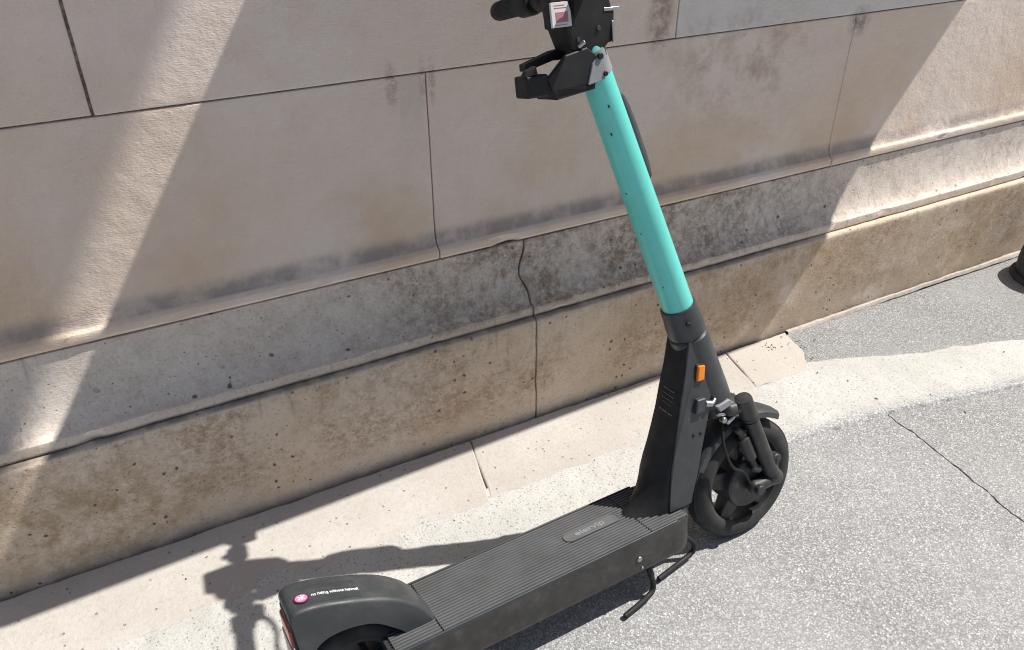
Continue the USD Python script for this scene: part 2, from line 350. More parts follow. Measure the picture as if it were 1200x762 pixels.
def capped(a, b, r, bev=0.003, n=24, r2=None):
    """a cylinder from a to b with bevelled rims"""
    a, b = np.asarray(a, float), np.asarray(b, float); d = (b-a)/np.linalg.norm(b-a); r2 = r if r2 is None else r2
    return tube([a, a+d*1e-4, a+d*bev*0.4, a+d*bev, b-d*bev, b-d*bev*0.4, b-d*1e-4, b], [r-bev, r-bev*0.95, r-bev*0.35, r, r2, r2-bev*0.35, r2-bev*0.95, r2-bev], n)
def rev(profile, c, n=48):
    """profile (radius, w) closed loop revolved about the w axis through c"""
    a = np.linspace(0, 2*np.pi, n, endpoint=False)
    rings = []
    for t in a:
        rings.append([[c[0]+r*math.cos(t), c[1]+w, c[2]+r*math.sin(t)] for r, w in profile])
    rings.append(rings[0])
    return loft(rings, cap=False)
def hull(spheres, sub=2):
    ico = trimesh.creation.icosphere(subdivisions=sub).vertices
    return trimesh.convex.convex_hull(np.vstack([np.asarray(p)+ico*r for p, r in spheres]))
def rbox(lo, hi, r=0.003, sub=1):
    lo, hi = np.asarray(lo, float), np.asarray(hi, float); r = min(r, *((hi-lo)/2.01))
    return hull([([x, y, z], r) for x in (lo[0]+r, hi[0]-r) for y in (lo[1]+r, hi[1]-r) for z in (lo[2]+r, hi[2]-r)], sub)
def plate(poly, w0, w1, bev=0.002, rnd=0.0):
    """polygon in (s, t) thickened along w with chamfered rims"""
    p = Polygon(poly)
    if rnd: p = p.buffer(-rnd).buffer(rnd, 4)
    ext = np.array(p.exterior.coords)[:-1]
    inn = p.buffer(-bev, join_style=2)
    # chamfer: same vertex count by moving along the averaged edge normals
    e = np.roll(ext, -1, 0)-ext; e /= np.linalg.norm(e, axis=1, keepdims=True)+1e-12
    nrm = np.stack([e[:, 1], -e[:, 0]], 1); nn = nrm+np.roll(nrm, 1, 0); nn /= np.linalg.norm(nn, axis=1, keepdims=True)+1e-12
    if not Polygon(ext-nn*bev).area < p.area: nn = -nn
    ins = ext-nn*bev
    lev = [(ins, w0), (ext, w0+bev), (ext, w1-bev), (ins, w1)]
    n = len(ext); v = []; f = []
    for q, w in lev: v += [[a, w, b] for a, b in q]
    for i in range(3):
        for j in range(n):
            a, b = i*n+j, i*n+(j+1) % n
            f += [[a, b, b+n], [a, b+n, a+n]]
    pv, pf = trimesh.creation.triangulate_polygon(Polygon(ins), engine='earcut')
    for off, w in ((0, w0), (1, w1)):
        o = len(v); v += [[a, w, b] for a, b in pv]; f += [[o+i for i in t] for t in (pf if off else pf[:, ::-1])]
    m = trimesh.Trimesh(np.array(v), np.array(f), process=True); m.merge_vertices(); trimesh.repair.fix_normals(m)
    return m
def xf(m, M):
    m = m.copy(); m.apply_transform(M); return m
def fr(origin, x, y):
    x = np.asarray(x, float); x /= np.linalg.norm(x); y = np.asarray(y, float); y -= x*(x@y); y /= np.linalg.norm(y)
    M = np.eye(4); M[:3, 0], M[:3, 1], M[:3, 2], M[:3, 3] = x, y, np.cross(x, y), origin
    return M

# ================================================================== THE WALL
Y0, YU = 1.588, 1.685
wall = thing('stone_wall')
tag(wall, 'pale limestone block wall with weathered moulded plinth behind the parked scooter', 'wall')
def extruded_stone(prof, xl, xr, dx=0.012, rough=0.0012, seed=0, yback=1.95, chips=()):
    """front profile (y, z) from bottom to top, run along x from xl(z) to xr(z)"""
    prof = np.array(prof, float)
    nx = max(4, int((xr(0.3)-xl(0.3))/dx))
    T = np.linspace(0, 1, nx)
    T = np.concatenate([[0, 0.0008], T[1:-1], [0.9992, 1]])
    Z = prof[:, 1]; XL = np.array([xl(z) for z in Z]); XR = np.array([xr(z) for z in Z])
    X = XL[None]*(1-T[:, None])+XR[None]*T[:, None]
    ZZ = np.broadcast_to(Z, X.shape)
    D = (meshkit.fbm(np.stack([X*5, ZZ*5, np.full(X.shape, seed+3.3)], -1), 4, seed)-0.5)*4.4*rough + (meshkit.noise(np.stack([X*40, ZZ*40, np.full(X.shape, seed+0.5)], -1), seed)-0.5)*rough
    for cx, cz, r, dep in chips:
        q = ((X-cx)/r)**2+((ZZ-cz)/(r*0.55))**2
        D = D+dep*np.clip(1-q, 0, None)
    D[[0, -1]] += 0.0022
    F = np.stack([X, prof[None, :, 0]+D, ZZ], -1)
    back = np.full((len(T), 2, 3), yback); back[:, 0, 0] = X[:, -1]; back[:, 0, 2] = Z[-1]; back[:, 1, 0] = X[:, 0]; back[:, 1, 2] = Z[0]
    rings = np.concatenate([F, back], 1)
    return loft(rings, hub=yback-0.04)
def zz(a, b, n): return list(np.linspace(a, b, n))
plinth_prof = [(Y0, z) for z in zz(-0.06, 0.321, 18)] + [(Y0+0.0008, 0.329), (Y0+0.003, 0.3345), (Y0+0.008, 0.3375), (Y0+0.0160, 0.3385), (Y0+0.0250, 0.3395), (Y0+0.0250, 0.3425), (Y0+0.0165, 0.3435),
      (Y0+0.0160, 0.347), (Y0+0.0160, 0.356), (Y0+0.0162, 0.3655), (Y0+0.0178, 0.3687), (Y0+0.0225, 0.3700)]
for a in np.linspace(0.12, math.pi/2, 14):
    plinth_prof.append((Y0+0.0225+0.0565*math.sin(a), 0.3695+0.171*(1-math.cos(a))))
plinth_prof += [(Y0+0.0795, 0.5415), (Y0+0.083, 0.5425), (Y0+0.10, 0.543)]
def jogged(x0, k=1.0):
    def f(z):
        w = 0.0022*(meshkit.noise(np.array([z*30, x0, 0.0]), 3)-0.5)*2
        if z > 0.37: return x0 + w - k*0.012*math.sin((z-0.37)*18) + k*0.006*math.sin((z-.37)*55)
        return x0 + w
    return f
ends = [(-3.2, 1), (-1.55, .5), (0.922, 1), (3.55, .6), (5.9, 1), (7.5, 1)]
for i in range(len(ends)-1):
    a, b = jogged(*ends[i]), jogged(*ends[i+1])
    chips = [(RNG.uniform(ends[i][0], ends[i+1][0]), RNG.choice([0.367, 0.362, 0.338]), RNG.uniform(0.012, 0.03), RNG.uniform(0.002, 0.006)) for _ in range(14)]
    chips += [(-0.175, 0.352, 0.03, 0.008), (0.46, 0.358, 0.02, 0.006)]
    part('plinth_stone', extruded_stone(plinth_prof, lambda z, a=a: a(z)+0.0022, lambda z, b=b: b(z)-0.0022, 0.014, 0.0022, 11+i, chips=chips), 'plinth_limestone', wall, 40)
first_prof = [(YU-0.012, 0.5475), (YU-0.020, 0.548), (YU-0.0225, 0.5505), (YU-0.0235, 0.556), (YU-0.0235, 0.563), (YU-0.0230, 0.5695), (YU-0.0205, 0.5725), (YU-0.0125, 0.5765), (YU-0.0080, 0.583), (YU-0.0045, 0.592), (YU-0.0020, 0.605), (YU-0.0006, 0.62)] \
    + [(YU, z) for z in zz(0.66, 0.990, 14)] + [(YU, 1.0005), (YU+0.0012, 1.0026), (YU+0.006, 1.0032)]
def straight(x): return lambda z: x+0.0016*(meshkit.fbm(np.array([x*3, z*26, 0.5]), 3, 5)-0.5)
xs = [-3.2, -2.04, -0.68, 0.680, 2.043, 3.41, 4.77, 6.1, 7.5]
for i in range(len(xs)-1):
    gap = 0.0011
    chips = [(RNG.uniform(xs[i], xs[i+1]), 0.560, RNG.uniform(0.01, 0.022), RNG.uniform(0.002, 0.004)) for _ in range(5)]
    if i == 3: chips += [(0.868, 0.554, 0.040, 0.010), (0.835, 0.564, 0.018, 0.006), (0.885, 0.550, 0.012, 0.006)]
    part('stone_block', extruded_stone(first_prof, straight(xs[i]+gap), straight(xs[i+1]-gap), 0.016, 0.0011, 31+i, chips=chips), 'wall_limestone', wall, 40)
z0, row = 1.0062, 0
while z0 < 3.0:
    z1 = z0+0.43
    xs2 = [-3.2, -1.36, 0.0, 1.380, 2.74, 4.1, 5.46, 6.8, 7.5] if row % 2 == 0 else xs
    for i in range(len(xs2)-1):
        rec = 0.004 if (row == 0 and i == 1) else (0.0 if row == 0 and i == 2 else 0.0015*(i % 3))
        prof = [(YU+0.006+rec, z0), (YU+0.0012+rec, z0+0.0006), (YU+rec, z0+0.0028)] + [(YU+rec, z) for z in zz(z0+0.02, z1-0.02, 12)] + [(YU+rec, z1-0.0038), (YU+0.0012+rec, z1-0.0022), (YU+0.006+rec, z1-0.0018)]
        gl = 0.0027 if xs2[i] == 0.0 and row == 0 else 0.0012
        gr = 0.0027 if xs2[i+1] == 0.0 and row == 0 else 0.0012
        part('stone_block', extruded_stone(prof, straight(xs2[i]+gl), straight(xs2[i+1]-gr), 0.03, 0.0011, 51+i+9*row), 'wall_limestone', wall, 40)
    z0 = z1+0.0004; row += 1
part('mortar_backing', trimesh.creation.box(bounds=[[-3.15, YU+0.009, 0.02], [7.45, 1.9, z0]]), 'joint_fill', wall, False)
# pale pointing flush in one joint
part('pointing', trimesh.creation.box(bounds=[[2.0405, YU+0.0012, 0.585], [2.0455, YU+0.02, 0.985]]), 'mortar', wall, False)
# two deep window ledges on brackets above the picture, whose shade lies on the plinth
def ledge(x0, x1, yl, yr, z, th=0.11, al=0.0, ar=0.0):
    ring = []
    poly = [(0, z), (0, z+th-0.03), (-0.02, z+th-0.02), (-0.02, z+th)]
    rings = []
    for x, yf, sl in ((x0, yl, al), (x1, yr, ar)):
        xo = x-sl*(YU-yf)
        rings.append([[xo, yf, z], [xo, yf, z+th-0.01], [xo, yf+0.01, z+th], [x, YU+0.1, z+th+0.01], [x, YU+0.1, z]])
    return loft(rings)
LH = 1.78
front = lambda x: 1.500 + (x+KX*LH+0.454)*0.0355 - LH*KY   # shade edge on the ground from y = 1.50 on the left to the wall's foot on the right
part('window_ledge', ledge(0.815, 3.13, front(0.55), front(2.80), LH, 0.11, 0.45, 0.8), 'wall_limestone', wall, False)
part('upper_wall', trimesh.creation.box(bounds=[[-3.2, YU+0.004, z0+0.003], [7.5, 1.95, 9.0]]), 'wall_limestone', wall, False)
BZ = 7.0
part('balcony_slab', ledge(1.4, -0.160-KX*(BZ-0.6), -0.1, -0.1, BZ, 0.16), 'wall_limestone', wall, False)

# ================================================================== THE GROUND
def sheet(poly, z, seed=0):
    v, f = trimesh.creation.triangulate_polygon(Polygon(poly), engine='earcut')
    m = trimesh.Trimesh(np.column_stack([v, np.full(len(v), z)]), f, process=False)
    if m.face_normals[:, 2].mean() < 0: m.invert()
    return m
def crack_x(y):
    x = np.interp(y, [-3, 0.0, 0.4, 0.656, 0.876, 1.112, 1.3], [1.50, 1.70, 1.755, 1.790, 1.812, 1.844, 1.87])
    return x + 0.026*(meshkit.fbm(np.array([y*13, 1.0, 2.0]), 6, 5)-0.5)
ys = np.linspace(-3, 1.3, 1100)
def gap_(y, k): return max(0.0003, 0.0062*meshkit.fbm(np.array([y*70, k, 0.0]), 3, 8+k)-0.0006)
cl = [(crack_x(y)-gap_(y, 0), y) for y in ys]
cr = [(crack_x(y)+gap_(y, 7), y) for y in ys]
s_ = tag(part('ground', trimesh.creation.box(bounds=[[-60, -60, -0.3], [60, 1.9, -0.007]]), 'dirt', None, False), 'earth bed under the paving', kind='structure')
road = thing('asphalt_road'); tag(road, 'grey worn asphalt with pale aggregate beneath the scooter', kind='structure')
def slabbed(poly, z=0.0, th=0.025):
    top = sheet(poly, z)
    p = np.array(poly); n = len(p)
    v = np.vstack([np.column_stack([p, np.full(n, z)]), np.column_stack([p, np.full(n, z-th)])])
    f = []
    for j in range(n):
        k = (j+1) % n; f += [[j, k, k+n], [j, k+n, j+n]]
    side = trimesh.Trimesh(v, np.array(f), process=False)
    if Polygon(poly).exterior.is_ccw: side.invert()
    return trimesh.util.concatenate([top, side])
part('asphalt_panel', slabbed([(-40, 1.30), (-40, -40), (cl[0][0], -40)] + cl), 'asphalt', road, False)
part('asphalt_panel', slabbed(([(40, -40), (40, 1.30)] + cr[::-1] + [(cr[0][0], -40)])), 'asphalt_right', road, False)

def ragged_strip(x0, x1, lo, hi, z, nx, nv, seed, amp=0.008, rel=0.0025, edge=0.006, amp2=None):
    amp2 = amp if amp2 is None else amp2
    X = np.linspace(x0, x1, nx); V = np.linspace(0, 1, nv)
    P = np.zeros((nx, nv, 3))
    c_ = np.zeros(nx)
    A = np.array([lo(x) for x in X])+amp*2*(meshkit.fbm(np.stack([X*9, c_+0.3, c_+seed], -1), 5, seed)-0.5)
    B_ = np.array([hi(x) for x in X])+amp2*2*(meshkit.fbm(np.stack([X*9, c_+5.3, c_+seed], -1), 5, seed+1)-0.5)
    A = A+0.010*(meshkit.fbm(np.stack([X*45, c_+2.1, c_+seed], -1), 3, seed+4)-0.5)*(edge > 0.005)
    P[:, :, 0] = X[:, None]; P[:, :, 1] = A[:, None]+(B_-A)[:, None]*V
    q = P.copy(); q[..., 2] = seed
    h = meshkit.fbm(q*np.array([22, 22, 1]), 4, seed)-0.5
    P[..., 2] = z+rel*2*h
    w = np.minimum(P[..., 1]-P[:, :1, 1], P[:, -1:, 1]-P[..., 1])
    P[..., 2] -= 0.012*np.clip(1-w/edge, 0, 1)**2
    v = P.reshape(-1, 3); f = []
    for i in range(nx-1):
        for j in range(nv-1):
            a = i*nv+j; f += [[a, a+nv, a+nv+1], [a, a+nv+1, a+1]]
    return trimesh.Trimesh(v, np.array(f), process=False)
lo_e = lambda x: np.interp(x, [-6, 0.9, 1.54, 1.844, 2.33, 3.2, 8], [1.10, 1.125, 1.146, 1.108, 1.006, 0.80, -0.4])
hi_e = lambda x: np.interp(x, [-6, 1.65, 1.72, 1.83, 1.90, 2.2, 2.57, 3.4, 8], [1.375, 1.395, 1.410, 1.430, 1.405, 1.290, 1.172, 0.93, -0.2])
cem = ragged_strip(-4, 8, lo_e, hi_e, 0.0065, 1600, 44, 4, 0.011, 0.0034, 0.006, 0.022)
cp = part('cement_strip', cem, 'rough_cement', None, True)
_v = np.asarray(cem.vertices).reshape(1600, 44, 3)
_lo = _v[:, :1, 1]
UsdGeom.PrimvarsAPI(cp).CreatePrimvar('rim', Sdf.ValueTypeNames.FloatArray, 'vertex').Set(Vt.FloatArray.FromNumpy((_v[..., 1]-_lo).ravel().astype(np.float32)))
tag(cp, 'rough pale cement strip running between the paving stones and the asphalt', kind='structure')
patch_lo = lambda x: hi_e(x)-0.03
pt = ragged_strip(1.79, 12, patch_lo, lambda x: 1.575, 0.003, 800, 40, 14, 0.002, 0.002, 0.002)
tag(part('asphalt_patch', pt, 'asphalt_patch', None, True), 'smoother grey asphalt patch against the plinth right of the paving stones', kind='structure')
mf = ragged_strip(1.90, 12, lambda x: 1.568+0.006*math.sin(x*3), lambda x: 1.5895, 0.012, 900, 6, 24, 0.004, 0.003, 0.004)
tag(part('mortar_fillet', mf, 'mortar', None, True), 'thin mortar bead along the foot of the plinth', kind='structure')

pave = thing('pavement'); tag(pave, 'row of pale paving stones along the foot of the wall', kind='structure')
def paving(xl, xr, y0, y1, seed, corner=0.0):
    """ragged outline stone with rounded top rim"""
    pts = []
    n = 26
    for t in np.linspace(0, 1, int(40*(xr-xl))+8): pts.append([xl+(xr-xl)*t, y0])
    for t in np.linspace(0, 1, 12)[1:]: pts.append([xr+(y1-y0)*0.0+0.22*0*t, y0+(y1-y0)*t])
    for t in np.linspace(0, 1, int(40*(xr-xl))+8)[1:]: pts.append([xr+(xl-xr)*t, y1])
    for t in np.linspace(0, 1, 12)[1:-1]: pts.append([xl, y1+(y0-y1)*t])
    P = np.array(pts)
    slope = 0.23
    P[:, 0] += (P[:, 1]-1.45)*slope*(1 if True else 0)*(np.abs(P[:, 0]-xl) < 1e-6) + (P[:, 1]-1.45)*slope*(np.abs(P[:, 0]-xr) < 1e-6)
    nz = np.array([[meshkit.fbm(np.array([x*18, y*18, seed]), 3, seed)-0.5, meshkit.fbm(np.array([x*18, y*18, seed+9]), 3, seed+2)-0.5] for x, y in P])
    P += nz*0.011+np.array([[0, 1.0]])*(np.abs(P[:, 1:2]-y0) < 0.006)*(nz[:, 1:2])*0.012
    if corner:
        c = np.array([xr+0.03, y0-0.005]); d = np.linalg.norm(P-c, axis=1); k = np.clip(1-d/corner, 0, 1)[:, None]
        P += k*np.array([-0.05, 0.035])
    poly = Polygon(P).buffer(0)
    P = np.array(poly.exterior.coords)[:-1]
    rings = []
    for ins, z in ((0.0, -0.03), (0.0, 0.0035), (0.0015, 0.0062), (0.005, 0.0078)):
        c = P.mean(0)
        e = np.roll(P, -1, 0)-np.roll(P, 1, 0); e /= np.linalg.norm(e, axis=1, keepdims=True)+1e-9
        nn = np.stack([e[:, 1], -e[:, 0]], 1)
        if not poly.exterior.is_ccw: nn = -nn
        rings.append(np.column_stack([P-nn*ins, np.full(len(P), z)]))
    body = loft(rings, cap=False)
    top = rings[-1]
    v, f = trimesh.creation.triangulate_polygon(Polygon(top[:, :2]).buffer(0), engine='earcut')
    t = trimesh.Trimesh(np.column_stack([v, np.full(len(v), 0.0078)]), f, process=False)
    if t.face_normals[:, 2].mean() < 0: t.invert()
    return trimesh.util.concatenate([body, t])
for xl, xr, cn in ((-3.3, -1.1, 0), (-1.096, 0.6745, 0), (0.6765, 1.604, 0), (1.605, 1.865, 0.09)):
    part('paving_stone', paving(xl, xr, 1.338+0.008*(xl > 0.6)+0.04*(xl > 1.6), 1.5815, int(xl*10)+40, cn), 'paving_stone', pave, 30)

# dry debris caught beside the end of the paving stones
deb = []
for k in range(90):
    t = RNG.uniform(0, 1)
    x, y = (1.875+RNG.normal(0, 0.018)+0.02*(1-t), 1.40+0.17*t) if k < 14 else ((1.80+RNG.normal(0, 0.02), 1.54+RNG.normal(0, 0.014)) if k < 32 else (RNG.uniform(-0.4, 2.6), RNG.uniform(0.9, 1.57)))
    s = RNG.uniform(0.0012, 0.0042) if k >= 32 else RNG.uniform(0.0012, 0.0042)
    b = trimesh.creation.icosphere(subdivisions=0); b.apply_scale([s*RNG.uniform(0.6, 1.8), s*0.6, s*0.35])
    b.apply_transform(trimesh.transformations.rotation_matrix(RNG.uniform(0, 6.3), [0, 0, 1])); b.apply_translation([x, y, 0.009 if y > 1.1 else 0.001])
    deb.append(b)
tag(part('dry_debris', deb, 'dry_leaf', None, False), 'scattered dry leaf crumbs and grit on the paving', 'debris', kind='stuff')

# ================================================================== THE SCOOTER   local axes: s forward, w to its left, t up; origin under the front wheel
psi, phi = 0.033377, 0.212557
e1 = np.array([math.cos(psi), math.sin(psi), 0]); nv = np.array([-math.sin(psi), math.cos(psi), 0]); zv = np.array([0, 0, 1.0])
e2 = math.cos(phi)*nv-math.sin(phi)*zv; e3 = math.sin(phi)*nv+math.cos(phi)*zv
sc = thing('electric_scooter', Gf.Matrix4d(*e1, 0, *e2, 0, *e3, 0, 1.1337, 0.9699, 0.0, 1))
tag(sc, 'parked electric kick scooter with turquoise stem and black deck beside the stone wall', 'scooter')
RAKE = math.tan(0.32956)
def ax(t, off=0.0, w=0.0): return np.array([-0.1585-(t-0.65)*RAKE+off, w, t])
AXD = np.array([-RAKE, 0, 1.0]); AXD /= np.linalg.norm(AXD)
FWD = np.array([AXD[2], 0, -AXD[0]])       # forward, square to the steering axis

# ---- deck
def deck_ring(s, hw, tt=0.183, tb=0.088, cut=0.010):
    return [[s, -hw, tt-0.004], [s, -hw+0.003, tt], [s, hw-0.003, tt], [s, hw, tt-0.004], [s, hw-0.002, tt-0.030], [s, hw-0.004, tb+0.022], [s, hw-cut, tb+0.008], [s, hw-cut-0.008, tb],
            [s, -hw+cut+0.008, tb], [s, -hw+cut, tb+0.008], [s, -hw+0.004, tb+0.022], [s, -hw+0.002, tt-0.030]]
st = [(-0.905, 0.083), (-0.90, 0.0845), (-0.80, 0.0850), (-0.5, 0.0865), (-0.26, 0.0880), (-0.235, 0.0870), (-0.218, 0.0820), (-0.206, 0.072), (-0.198, 0.058), (-0.194, 0.042)]
deck = part('deck', loft([deck_ring(s, hw) for s, hw in st]), 'deck_side_paint', sc, 32)
for sg in (-1, 1):                                             # raised rim strip
    part('edge_trim', rbox([-0.90, sg*0.0835-0.0022, 0.178], [-0.245, sg*0.0835+0.0022, 0.1875], 0.0015), 'satin_charcoal', deck)
part('screw', [trimesh.util.concatenate([capped([-0.352, -0.0835, 0.137], [-0.352, -0.0885, 0.137], 0.0065, 0.0015, 14), capped([-0.345, -0.080, 0.111], [-0.345, -0.0865, 0.111], 0.003, 0.001, 10)])], 'bare_steel', deck)
def ribbed(s0, s1, hw, z=0.1840, pitch=0.0080, d=0.0042):
    w = -hw; prof = []
    while w < hw-pitch*0.9:
        prof += [(w, z), (w+pitch*0.10, z+d*0.8), (w+pitch*0.2, z+d), (w+pitch*0.56, z+d), (w+pitch*0.66, z+d*0.8), (w+pitch*0.76, z)]; w += pitch
    prof += [(w, z)]
    v = []; f = []; n = len(prof)
    for s in (s0, s1): v += [[s, a, b] for a, b in prof]
    for j in range(n-1): f += [[j, j+1+n, j+1], [j, j+n, j+1+n]]
    for s in (s0, s1):
        o = len(v); v += [[s, a, b] for a, b in prof]+[[s, a, z-0.004] for a, b in prof]
        for j in range(n-1): f += [[o+j, o+j+1, o+j+1+n], [o+j, o+j+1+n, o+j+n]]
    m = trimesh.Trimesh(np.array(v), np.array(f), process=False)
    if m.face_normals[0, 2] < 0: m.invert()
    return m
for a, b, hw in ((-0.800, -0.314, 0.0800), (-0.311, -0.215, 0.0800)):
    part('ribbed_mat', ribbed(a, b, hw), 'mat_rubber', sc, False)
part('ribbed_mat', ribbed(-0.895, -0.803, 0.0800), 'mat_rubber', sc, False)
bc, bw = (-0.405, 0.006), 0.0155
pill = Polygon(LineString([(-0.462, bc[1]), (-0.352, bc[1])]).buffer(bw, 8).exterior.coords)
pm = trimesh.creation.extrude_polygon(pill, 0.0028, engine='earcut'); pm.apply_translation([0, 0, 0.1862])
badge = part('deck_badge', pm, 'badge_rubber', sc)
ring = pill.difference(pill.buffer(-0.0016)); rm = trimesh.creation.extrude_polygon(ring, 0.0036, engine='earcut'); rm.apply_translation([0, 0, 0.1864])
part('badge_rim', rm, 'badge_rubber', badge)
tx = meshkit.text_mesh('elervip', 0.0125, 0.0012, bold=True); tx.apply_translation(-tx.bounds.mean(0)); ex = tx.extents
tx.apply_scale([0.074/ex[0], 1.0, 1.0]); tx.apply_translation([-0.412, bc[1], 0.1893])
part('badge_lettering', tx, 'badge_letter', badge, False)

# ---- neck (front post of the deck)
def rr(s0, s1, hw, t, r=0.006, n=5):
    pts = []
    for cx, cy, a0 in ((s1-r, hw-r, 0), (s0+r, hw-r, 90), (s0+r, -hw+r, 180), (s1-r, -hw+r, 270)):
        for a in np.radians(np.linspace(a0, a0+90, n)): pts.append([cx+r*math.cos(a), cy+r*math.sin(a), t])
    return pts
def neck_ring(t, s0, s1, hw, bulge, r=0.008):
    pts = []
    for cx, cy, a0 in ((s1-r, -hw+r, 270), (s1-r, hw-r, 0)):
        for a in np.radians(np.linspace(a0, a0+90, 5)): pts.append([cx+r*math.cos(a), cy+r*math.sin(a), t])
    pts += [[s0+0.012, hw, t], [s0+0.003, hw-0.0006, t]]
    for u in np.linspace(0.95, -0.95, 15): pts.append([s0-bulge*(1-abs(u)**1.8), hw*u, t])
    pts += [[s0+0.003, -hw+0.0006, t], [s0+0.012, -hw, t]]
    return pts
neck_tab = [(0.181, -0.246, -0.184, 0.0560, 0.090), (0.187, -0.245, -0.183, 0.0558, 0.085), (0.193, -0.244, -0.181, 0.0555, 0.072), (0.202, -0.243, -0.177, 0.0550, 0.060), (0.215, -0.241, -0.171, 0.0545, 0.048), (0.232, -0.239, -0.163, 0.0540, 0.036), (0.255, -0.236, -0.156, 0.0530, 0.025), (0.285, -0.229, -0.145, 0.0490, 0.016),
            (0.32, -0.217, -0.132, 0.0455, 0.011), (0.36, -0.206, -0.117, 0.0415, 0.008), (0.40, -0.195, -0.104, 0.0385, 0.006), (0.45, -0.183, -0.098, 0.0365, 0.005), (0.50, -0.169, -0.099, 0.0350, 0.004), (0.55, -0.156, -0.102, 0.0330, 0.003), (0.575, -0.150, -0.105, 0.0320, 0.003), (0.583, -0.146, -0.108, 0.029, 0.002)]
neck = part('neck', loft([neck_ring(*q) for q in neck_tab]), 'matte_black', sc, 40)
side_poly = [(-0.153, 0.572), (-0.112, 0.568), (-0.102, 0.50), (-0.101, 0.45), (-0.107, 0.40), (-0.120, 0.36), (-0.135, 0.32), (-0.148, 0.285), (-0.159, 0.255), (-0.174, 0.215), (-0.182, 0.190), (-0.2435, 0.1895), (-0.2385, 0.225), (-0.2345, 0.255), (-0.2275, 0.285), (-0.2155, 0.32), (-0.2045, 0.36), (-0.1935, 0.40), (-0.1815, 0.45), (-0.1675, 0.50)]
for sg in (-1, 1):
    sp = plate(side_poly, -0.0026, 0.0026, 0.0014, 0.004)
    # follow the taper of the neck
    t_ = sp.vertices[:, 2]; sp.vertices[:, 1] += sg*(np.interp(t_, [q[0] for q in neck_tab], [q[3]-0.0002 for q in neck_tab]))
    pn = part('side_panel', sp, 'satin_charcoal', neck)
    nw = lambda t: np.interp(t, [q[0] for q in neck_tab], [q[3] for q in neck_tab])
    sl = lambda poly, a, b, *k: plate(poly, min(sg*(nw(poly[0][1])+a), sg*(nw(poly[0][1])+b)), max(sg*(nw(poly[0][1])+a), sg*(nw(poly[0][1])+b)), *k)
    hold = part('reflector_holder', sl([(-0.150, 0.467), (-0.122, 0.466), (-0.118, 0.505), (-0.143, 0.508)], -0.004, 0.0045, 0.001, 0.004), 'matte_black', neck)
    part('side_reflector', sl([(-0.1460, 0.470), (-0.1250, 0.469), (-0.1215, 0.502), (-0.140, 0.505)], 0.001, 0.0105, 0.002, 0.003), 'orange_reflector', neck, 50)
    part('lock_box', sl([(-0.156, 0.397), (-0.130, 0.397), (-0.127, 0.429), (-0.151, 0.431)], -0.002, 0.0135, 0.002, 0.003), 'satin_charcoal', neck)
    part('bolt', [capped([-0.160, sg*0.041, 0.347], [-0.160, sg*0.0480, 0.347], 0.0036, 0.001, 12), capped([-0.140, sg*0.041, 0.345], [-0.140, sg*0.0480, 0.345], 0.0036, 0.001, 12)], 'matte_black', neck)
part('lock_pin', [capped([-0.124, -0.044, 0.411], [-0.108, -0.050, 0.408], 0.007, 0.002, 14), hull([((-0.106, -0.048, 0.409), 0.005), ((-0.098, -0.045, 0.413), 0.004)])], 'bare_steel', neck)
# rows of small print on the rear face
for k, (t, ln, w) in enumerate(((0.452, 0.036, 0.0022), (0.440, 0.032, 0.0014), (0.430, 0.034, 0.0014), (0.421, 0.030, 0.0014), (0.403, 0.042, 0.0030))):
    s = np.interp(t, [q[0] for q in neck_tab], [q[1]-q[4] for q in neck_tab])-0.0004
    words = meshkit.text_mesh(['electric scooter', 'max load 100 kg', 'one rider only', 'wear a helmet', '25 km/h  48 V'][k], w*1.4, 0.0006); words.apply_translation(-words.bounds.mean(0)); words.apply_scale([ln/words.extents[0], 1.0, 1.0])
    part('small_print', xf(words, fr([s, -0.004, t], [0, -1, -0.12], [0.22, 0, 1])), 'print_grey', neck, False)

# ---- head tube, collar, stem
part('head_tube', tube([ax(0.388), ax(0.392), ax(0.42), ax(0.50), ax(0.562), ax(0.566)], [0.040, 0.0455, 0.0455, 0.0435, 0.0415, 0.038], 36), 'satin_charcoal', sc)
collar = part('collar', tube([ax(0.5665), ax(0.568), ax(0.572), ax(0.600), ax(0.604), ax(0.632), ax(0.636), ax(0.637)], [0.036, 0.0395, 0.0412, 0.0405, 0.0395, 0.0385, 0.0365, 0.0335], 36), 'satin_charcoal', sc)
part('collar_bolt', capped(ax(0.605, -0.015, -0.034), ax(0.603, -0.018, -0.042), 0.005, 0.001, 12), 'matte_black', collar)
stem = part('stem', tube([ax(0.60), ax(0.63), ax(0.75), ax(0.9), ax(1.05), ax(1.17), ax(1.19)], [0.0335, 0.0335, 0.0325, 0.031, 0.0295, 0.0285, 0.028], 44), 'teal_paint', sc)
def on_stem(t, ang, lift=0.0):
    """point on the stem's skin; ang 0 = forward, -90 = the scooter's right"""
    r = np.interp(t, [0.63, 0.9, 1.17], [0.0335, 0.031, 0.0285])+lift
    a = math.radians(ang); d = FWD*math.cos(a)+np.array([0, 1.0, 0])*math.sin(a)
    return ax(t)+r*d, d
for t, ang, r in ((1.068, -118, 0.0032), (1.02, -142, 0.0030), (0.905, -165, 0.0018), (0.82, -163, 0.0014), (0.70, -150, 0.0012)):
    p, d = on_stem(t, ang)
    part('paint_chip', hull([(p+AXD*r*0.8, 0.0009), (p-AXD*r*0.9, 0.0009), (p+np.cross(AXD, d)*r*0.6, 0.0009)], 1), 'chip_dark', stem)
